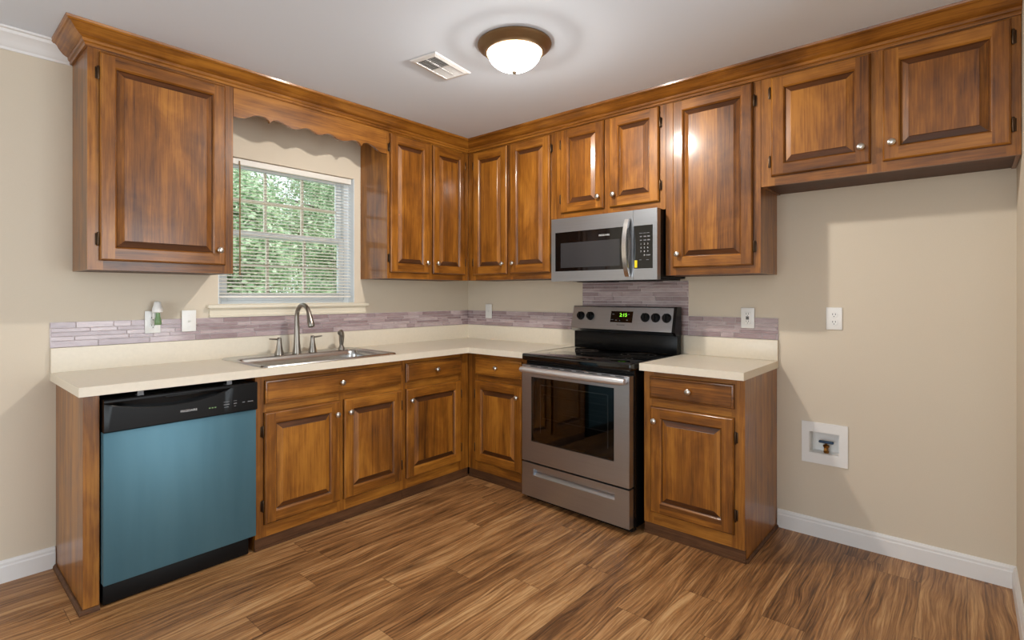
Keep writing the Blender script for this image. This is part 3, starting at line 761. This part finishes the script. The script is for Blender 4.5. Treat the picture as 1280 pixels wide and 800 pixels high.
for a in ((ix0-.004, ix0, iz0, iz1), (ix1, ix1+.004, iz0, iz1), (ix0, ix1, iz1, iz1+.004)): bx(bm, a[0], a[1], ya-.020, ya-.023, a[2], a[3])
obj('inner_trim', bm, 'grayprint', od, 0)
bm = NB(); 
for zz in (.50, .65):
    for yy in (-.12, -.25, -.38, -.54): tube(bm, [(r0+.05, yy, zz), (r1-.05, yy, zz)], .0035, 6)
    for k in range(22): tube(bm, [(r0+.07+k*.0295, -.11, zz+.003), (r0+.07+k*.0295, -.55, zz+.003)], .0022, 5)
obj('oven_racks', bm, 'chrome', t, 40)
for k in range(8):
    bm = NB(); bx(bm, r0+.07+k*.085, r0+.07+k*.085+.055, yb-.0004, yb+.004, .8395, .8435); obj('vent_slot', bm, 'blackmatte', od, 0)
bm = NB(); hy = -RF-.036
tube(bm, [(o0+.022+(o1-o0-.030)*k/14, hy-.010*math.sin(math.pi*k/14), .820) for k in range(15)], [.017]+[.0205]*13+[.017], 16)
for xx in (o0+.038, o1-.024): bx(bm, xx-.013, xx+.013, yb+.001, hy, .812, .832, 0, .004)
obj('handle', bm, plain('satin_handle', (226, 226, 228), .42, .9), od, 50)
bm = NB(); zt, zb = .242, .036; px0, px1, pz0, pz1 = r0+.095, r1-.095, .170, .212
for a in ((o0, px0, zb, zt), (px1, o1, zb, zt), (px0, px1, zb, pz0), (px0, px1, pz1, zt)): bx(bm, a[0], a[1], ya, yb, a[2], a[3])
loop_faces(bm, [[(x, q, z_) for q, z_ in ((yb, pz0), (yb+.020, pz0+.022), (yb+.022, pz1), (yb+.026, pz1), (yb+.026, pz0), )] for x in (px0, px1)], 0, True, True, True)
bmesh.ops.remove_doubles(bm, verts=bm.verts[:], dist=1e-5)
obj('storage_drawer', bm, 'steel', t, 0)

# ------------------------------------------------------------------ microwave
m0, m1, MZ0, MZ1, MF = 1.172, 1.898, 1.366, 1.770, .410
t = thing('microwave_oven', 'stainless over-the-range microwave with a curved handle', 'microwave', 'B', m0, MZ0)
bm = NB(); bx(bm, m0+.002, m1-.002, -.009, -MF+.045, MZ0+.012, MZ1-.001, 0, .002); bx(bm, m0+.03, m1-.03, -.02, -MF+.06, MZ0+.002, MZ0+.014)
for k in range(2): bx(bm, m0+.10+k*.30, m0+.32+k*.30, -.10, -.26, MZ0-.003, MZ0+.003, 1)
obj('body', bm, ['blackmatte', 'slot'], t, 0)
ds = 1.754; ya, yb = -MF+.044, -MF
vx0, vx1, vz0, vz1 = 1.203, 1.722, 1.430, 1.680
bm = NB()
for a in ((m0, vx0, MZ0, MZ1-.001), (vx1, ds-.001, MZ0, MZ1-.001), (vx0, vx1, MZ0, vz0), (vx0, vx1, vz1, MZ1-.001)): bx(bm, a[0], a[1], ya, yb, a[2], a[3])
bmesh.ops.remove_doubles(bm, verts=bm.verts[:], dist=1e-5)
md = obj('door', bm, 'steel', t, 0)
bm = NB(); bx(bm, vx0, vx1, ya+.004, yb+.0012, vz0, vz1); wo = obj('window', bm, 'blackglass', md, 0)
bm = NB(); bx(bm, 1.245, 1.665, yb+.0014, yb+.0006, 1.452, 1.610); obj('mesh_screen', bm, plain('grey_screen', (52, 52, 54), .12), wo, 0)
text('brand_lettering', 'FRIGIDAIRE', .0145, 1.561, yb+.0008, 1.640, 'print', wo)
bm = NB(); hx = 1.722
pts = [(hx, yb-.012-.040*math.sin(math.pi*k/16)**.8, 1.385+.335*k/16) for k in range(17)]
vr = []
for i, p in enumerate(pts):
    h = .0165; d_ = .007
    vr.append([(p[0]-h, p[1]+d_, p[2]), (p[0]-h*.8, p[1]-d_, p[2]), (p[0]+h*.8, p[1]-d_, p[2]), (p[0]+h, p[1]+d_, p[2])])
loop_faces(bm, vr, 0, True, True, True)
for zz in (1.392, 1.713): bx(bm, hx-.012, hx+.012, yb+.001, yb-.016, zz-.007, zz+.007)
obj('handle', bm, 'chrome', md, 40)
bm = NB(); cx0, cx1, cz0, cz1 = 1.756, 1.872, 1.430, 1.677
for a in ((cx1, m1, MZ0, MZ1-.001), (ds+.001, cx1, MZ0, cz0), (ds+.001, cx1, cz1, MZ1-.001)): bx(bm, a[0], a[1], ya, yb, a[2], a[3])
bx(bm, ds+.001, cx0, ya, yb, cz0, cz1)
bmesh.ops.remove_doubles(bm, verts=bm.verts[:], dist=1e-5)
cs = obj('control_column', bm, 'steel', t, 0)
bm = NB(); bx(bm, cx0, cx1, ya, yb+.001, cz0, cz1); kp = obj('keypad', bm, 'blackglass', cs, 0)
yk = yb+.0003
marks = [(1.790+k*.022, 1.808+k*.022, 1.631, 1.6335) for k in range(3)]
marks += [(1.794+k*.0225, 1.806+k*.0225+(.004 if k else 0), zz-.003, zz+.003) for zz in (1.613, 1.592) for k in range(3)]
marks += [(1.790+k*.043, 1.803+k*.045, 1.478, 1.4805) for k in range(2)]
for a, b, c, d in marks:
    bm = NB(); bx(bm, a, b, yk, yb+.0012, c, d); obj('key_mark', bm, 'grayprint', kp, 0)
for s_, xx, zz in [(str(1+i), 1.800+.021*(i % 3), 1.570-.0215*(i//3)) for i in range(9)]+[('0', 1.821, 1.5055)]:
    text('key_digit', s_, .013, xx, yb+.0006, zz, 'print', kp)
text('start_key', 'START', .0085, 1.845, yb+.0006, 1.5055, 'print', kp)
bm = NB(); bx(bm, 1.761, 1.777, yb-.0003, yb+.0012, 1.436, 1.478); obj('sticker', bm, 'yellow', kp, 0, label='small yellow sticker')

# ------------------------------------------------------------------ electrical plates
def outlet(label, wall, u, z, gfci=False, d=0.0):
    t = thing('outlet', label, 'outlet', wall, u, z-.058, 'electrical outlets on the walls')
    y = -.0008-d; bm = NB(); bx(bm, u-.036, u+.036, y, y-.006, z-.058, z+.058, 0, .003, 3); obj('cover_plate', bm, 'plate', t, 40)
    yy = y-.0058
    if gfci:
        bm = NB(); bx(bm, u-.017, u+.017, yy+.001, yy-.0025, z-.034, z+.034, 0, .001); rc = obj('receptacle', bm, 'plate', t)
        bm = NB()
        for q in (-.021, .021):
            for s_ in (-.006, .006): bx(bm, u+s_-.0011, u+s_+.0011, yy-.002, yy-.0028, z+q-.002, z+q+.007)
            lathe(bm, [(.0022, 0), (.0022, .0004)], axisY(u, yy-.0025, z+q-.008), 10)
        for q in (-.0048, .0048): bx(bm, u-.0085, u+.0085, yy-.002, yy-.0034, z+q-.0036, z+q+.0036)
        obj('slots', bm, 'slot', rc, 0)
    else:
        for q in (-.0195, .0195):
            bm = NB(); lathe(bm, [(.0172, -.001), (.0172, .002), (.0165, .0026), (.001, .0026)], axisY(u, yy, z+q), 24); rc = obj('receptacle', bm, 'plate', t)
            bm = NB()
            for s_ in (-.006, .006): bx(bm, u+s_-.0012, u+s_+.0012, yy-.002, yy-.0030, z+q-.001, z+q+.008)
            lathe(bm, [(.0024, 0), (.0024, .0005)], axisY(u, yy-.0026, z+q-.008), 10)
            obj('slots', bm, 'slot', rc, 0)
    return t
def switch(label, wall, u, z, d=0.0, w_=.072):
    t = thing('light_switch', label, 'light switch', wall, u, z-.058, 'wall switches')
    y = -.0008-d; bm = NB(); bx(bm, u-w_/2, u+w_/2, y, y-.006, z-.058, z+.058, 0, .003, 3)
    for q in (-.030, .030): lathe(bm, [(.003, -.001), (.003, .0010), (.001, .0012)], axisY(u, y-.006, z+q), 10)
    bx(bm, u-.006, u+.006, y-.005, y-.0066, z-.0125, z+.0125); obj('cover_plate', bm, 'plate', t, 40)
    bm = NB(); prism(bm, [(-.0055, -.006), (-.0145, .006), (-.0155, .002), (-.0055, -.0095)], lambda p, q: (u+q, y+p[0]-.0, z+p[1]), -.0045, .0045); obj('toggle', bm, 'plate', t, 0)
TD = .0088
outlet('white outlet under the left wall cabinet with an air freshener plugged in', 'A', -2.360, 1.136, d=TD)
switch('white toggle switch on the tile strip left of the sink', 'A', -2.187, 1.136, d=TD)
switch('white toggle switch near the room corner behind the countertop', 'B', .254, 1.146, d=TD, w_=.070)
outlet('white outlet with dark test buttons on the tile right of the range', 'B', 2.259, 1.147, True, d=TD)
outlet('white double outlet alone on the bare wall above the water box', 'B', 2.678, 1.155)
# plug-in air freshener
ax, az = -2.348, 1.156
t = thing('air_freshener', 'small white plug-in air freshener with green oil bottle', 'air freshener', 'A', ax, az-.03, d=.04)
yb = -.0008-TD-.0090
bm = NB(); bx(bm, ax-.018, ax+.018, yb-.0005, yb-.020, az-.006, az+.030, 0, .005, 3)
lathe(bm, [(.020, az+.030), (.0245, az+.034), (.024, az+.052), (.018, az+.068), (.0165, az+.084), (.012, az+.088), (.001, az+.0885)], Matrix.Translation((ax, yb-.028, 0)), 20)
obj('heater_body', bm, 'plate', t, 45)
bm = NB(); lathe(bm, [(.013, az-.034), (.0165, az-.030), (.0165, az-.012), (.011, az+.006), (.0095, az+.029)], Matrix.Translation((ax, yb-.036, 0)), 18); bo = obj('oil_bottle', bm, 'green', t, 45, label='bottle of green oil')

# ice-maker water box
t = thing('water_supply_box', 'white recessed water box low on the wall holding a brass valve', 'water box', 'B', 2.530, .385)
x0, x1, z0, z1 = 2.530, 2.738, .388, .604
bm = NB(); y = -.0008
for a in ((x0, BY0+.003, z0, z1), (BY1-.003, x1, z0, z1), (BY0+.003, BY1-.003, z0, BZ0+.003), (BY0+.003, BY1-.003, BZ1-.003, z1)): bx(bm, a[0], a[1], y, y-.007, a[2], a[3])
bmesh.ops.remove_doubles(bm, verts=bm.verts[:], dist=1e-5); obj('flange', bm, 'plate', t, 0)
bm = NB(); g = .002
for a in ((BY0+g, BY0+.005, BZ0+g, BZ1-g), (BY1-.005, BY1-g, BZ0+g, BZ1-g), (BY0+.005, BY1-.005, BZ0+g, BZ0+.005), (BY0+.005, BY1-.005, BZ1-.005, BZ1-g)): bx(bm, a[0], a[1], .070, -.001, a[2], a[3])
bx(bm, BY0+g, BY1-g, .070, .074, BZ0+g, BZ1-g); obj('inner_box', bm, 'plate', t, 0)
bm = NB(); vx = (BY0+BY1)/2+.004; vy = .030
lathe(bm, [(.012, BZ0+.0052), (.013, BZ0+.016), (.010, BZ0+.018), (.011, BZ0+.034), (.015, BZ0+.036), (.015, BZ0+.046), (.006, BZ0+.050), (.006, BZ0+.056)], Matrix.Translation((vx, vy, 0)), 8)
tube(bm, [(vx, vy, BZ0+.028), (vx, vy-.022, BZ0+.028)], .008, 10); vo = obj('valve', bm, 'brass', t, 30, label='brass shut-off valve')
bm = NB(); bx(bm, vx-.034, vx+.034, vy-.010, vy+.010, BZ0+.055, BZ0+.068, 0, .005, 3); obj('valve_handle', bm, 'bluehandle', vo, label='blue lever')

# ------------------------------------------------------------------ window blind
t = thing('window_blind', 'white horizontal mini blind lowered and open in the window', 'blind', 'A', WX0, WZ0)
b0, b1 = WX0+.012, WX1-.012; by = .034
bm = NB(); bx(bm, b0, b1, by-.014, by+.014, WZ1-.038, WZ1-.002, 0, .002); obj('headrail', bm, 'slat', t)
bm = NB(); zs = 1.288; tilt = R(17); hw = .0125
while zs < WZ1-.036:
    ring = []
    for q in (-1, -.5, 0, .5, 1):
        c = .0016*(1-q*q); ring.append((by+q*hw*math.cos(tilt), zs+q*hw*math.sin(tilt)+c))
    for th in (0, .0005):
        pass
    lo = [(a, b) for a, b in ring]; hi = [(a, b+.0006) for a, b in ring[::-1]]
    loop_faces(bm, [[(x, a, b) for a, b in lo+hi] for x in (b0+.003, b1-.003)], 0, True, True, True)
    zs += .0209
obj('slats', bm, 'slat', t, 40)
bm = NB(); bx(bm, b0+.002, b1-.002, by-.012, by+.012, 1.262, 1.274, 0, .003); obj('bottom_rail', bm, 'slat', t)
for xx in (b0+.13, (b0+b1)/2, b1-.13):
    bm = NB()
    for yy in (by-.0135, by+.0135): tube(bm, [(xx, yy, 1.268), (xx, yy, WZ1-.030)], .0007, 5)
    obj('ladder_cord', bm, 'slat', t)
bm = NB(); wx = -1.905; tube(bm, [(wx, by-.022, WZ1-.020), (wx, by-.024, WZ1-.06), (wx, by-.024, 1.395)], [.0025, .0042, .0042], 6); tube(bm, [(wx, by-.010, WZ1-.016), (wx, by-.022, WZ1-.020)], .002, 6)
obj('tilt_wand', bm, 'wandmat', t)

# ------------------------------------------------------------------ ceiling fixtures
LX, LY = -1.316, -1.610
t = thing('ceiling_light', 'lit flush-mount ceiling light with bronze rim and frosted bowl', 'ceiling light', 'F', (LX, LY), ZC)
T0 = Matrix.Translation((LX, LY, 0))
bm = NB(); lathe(bm, [(.150, ZC-.0005), (.172, ZC-.003), (.174, ZC-.010), (.168, ZC-.018), (.150, ZC-.030), (.140, ZC-.036), (.137, ZC-.044), (.130, ZC-.046), (.126, ZC-.040), (.126, ZC-.020)], T0, 56, 0, True, False)
obj('rim', bm, 'lampbronze', t, 50, label='bronze metal rim')
bm = NB(); lathe(bm, [(.125*math.cos(a), ZC-.038-.088*math.sin(a)) for a in [R(k*7.2) for k in range(0, 13)]], T0, 48, 0, False, True)
obj('glass_bowl', bm, 'dome', t, 60, label='glowing frosted glass bowl')
bl = bpy.data.lights.new('bulb_light', 'POINT'); bl.energy = BULB_WATTS; bl.color = LAMP_COLOR; bl.shadow_soft_size = .035
blo = bpy.data.objects.new('bulb_light', bl); col.objects.link(blo); blo.location = (LX, LY, ZC-.046)
bm = NB(); lathe(bm, [(.003, ZC-.1265), (.012, ZC-.128), (.013, ZC-.134), (.008, ZC-.140), (.001, ZC-.142)], T0, 16); obj('finial', bm, 'nickel', t, 50)

t = thing('ceiling_vent', 'white rectangular air vent on the ceiling beside the light', 'air vent', 'F', (-1.380, -1.172), ZC)
t.rotation_euler.z = R(8)
vx, vy, vw, vh = -1.380, -1.172, .145, .085
bm = NB()
rg = [[(vx+sx*(vw-i), vy+sy*(vh-i), z) for sx, sy in ((-1, -1), (1, -1), (1, 1), (-1, 1))] for i, z in ((0, ZC-.0005), (.004, ZC-.006), (.024, ZC-.010), (.026, ZC-.004))]
loop_faces(bm, rg, 0, True, False, False); obj('frame', bm, 'trim', t, 0)
bm = NB(); bx(bm, vx-vw+.026, vx+vw-.026, vy-vh+.026, vy+vh-.026, ZC-.0005, ZC-.0015); obj('duct_face', bm, 'slot', t, 0)
bm = NB()
bx(bm, vx-.004, vx+.004, vy-vh+.025, vy+vh-.025, ZC-.0085, ZC-.0016); bx(bm, vx-vw+.025, vx+vw-.025, vy-.003, vy+.003, ZC-.0085, ZC-.0016)
n_ = 20
for k in range(n_):
    xx = vx-vw+.032+(2*vw-.064)*k/(n_-1); s_ = -1 if xx < vx else 1
    prism(bm, [(0, -.0016), (.0012, -.0016), (.0012+s_*.006, -.0095), (s_*.006, -.0095)], lambda p, q: (xx+p[0], q, ZC+p[1]), vy-vh+.026, vy+vh-.026)
obj('louvres', bm, 'trim', t, 0)

# ------------------------------------------------------------------ outside the window
bm = NB(); bx(bm, -9, 10, .3, 16, -.6, -.5); struct('ground', bm, 'grass', 'sunlit lawn outside the window', 'ground', 0)
def tree(label, x, y, h, rad, z_lo, n, mat, seed, lean=0):
    n = int(n*2.6)
    r = np.random.RandomState(seed)
    t = thing('tree', label, 'tree', 'F', (x, y), -.5, 'trees outside the window')
    bm = NB(); tube(bm, [(x, y, -.5), (x+lean*.3, y, h*.4), (x+lean, y, h*.9)], [.14, .10, .04], 8)
    for k in range(7):
        a = r.uniform(0, 6.28); zz = z_lo+(h-z_lo)*r.uniform(.1, .8)
        tube(bm, [(x+lean*.4, y, zz), (x+lean*.4+math.cos(a)*rad*.4, y+math.sin(a)*rad*.4, zz+.25), (x+lean*.4+math.cos(a)*rad*.75, y+math.sin(a)*rad*.75, zz+.35)], [.04, .025, .01], 5)
    obj('trunk', bm, 'bark', t, 50)
    # clustered leaves
    nc = 70; c = r.normal(size=(nc, 3)); c /= np.linalg.norm(c, axis=1)[:, None]; c *= (r.uniform(.2, 1, nc)**.4)[:, None]
    cl = c*np.array([rad, rad, (h-z_lo)/2])*.86
    P = cl[r.randint(0, nc, n)] + r.normal(size=(n, 3))*np.array([.17, .17, .11])*rad
    P[:, :2] = np.clip(P[:, :2], -rad*1.05, rad*1.05)*r.uniform(.93, 1, (n, 1)); P += np.array([x, y, (h+z_lo)/2])
    P[:, 2] = np.maximum(P[:, 2], -.42+r.uniform(0, .2, n))
    a = r.normal(size=(n, 3)); a[:, 2] *= .5; a /= np.linalg.norm(a, axis=1)[:, None]
    b = np.cross(a, r.normal(size=(n, 3))); b /= np.linalg.norm(b, axis=1)[:, None]
    L_ = r.uniform(.026, .056, n)[:, None]; W_ = L_*.5
    nrm = np.cross(a, b)
    V = np.stack([P-a*L_, P+b*W_+nrm*W_*.3, P+a*L_, P-b*W_+nrm*W_*.3], 1)-np.array([x, y, -.5])
    me = bpy.data.meshes.new('foliage'); me.from_pydata(V.reshape(-1, 3).tolist(), [], np.arange(4*n).reshape(-1, 4).tolist()); me.materials.append(M[mat])
    o = bpy.data.objects.new('foliage', me); col.objects.link(o); o.parent = t
tree('pale leafy tree nearest the house through the left of the window', -.3, 4.6, 3.3, 1.05, .3, 9000, 'leaf0', 1)
tree('pale leafy tree nearest the house through the right of the window', 2.1, 4.6, 3.0, 1.05, .2, 9000, 'leaf0', 3)
tree('mid green tree in the second row behind the left pale tree', .5, 7.4, 4.6, 1.3, .0, 10000, 'leaf1', 2)
tree('mid green tree in the second row behind the right pale tree', 3.4, 7.4, 5.0, 1.3, .6, 10000, 'leaf0', 5)
tree('tall tree in the farthest row at the left of the window', .9, 11.0, 7.0, 1.8, -.3, 13000, 'leaf1', 4)
tree('tall tree in the farthest row at the middle of the window', 4.8, 11.0, 7.4, 1.8, -.3, 13000, 'leaf1', 6)
tree('tall tree in the farthest row at the right of the window', 8.7, 11.0, 7.0, 1.8, -.3, 13000, 'leaf1', 8)
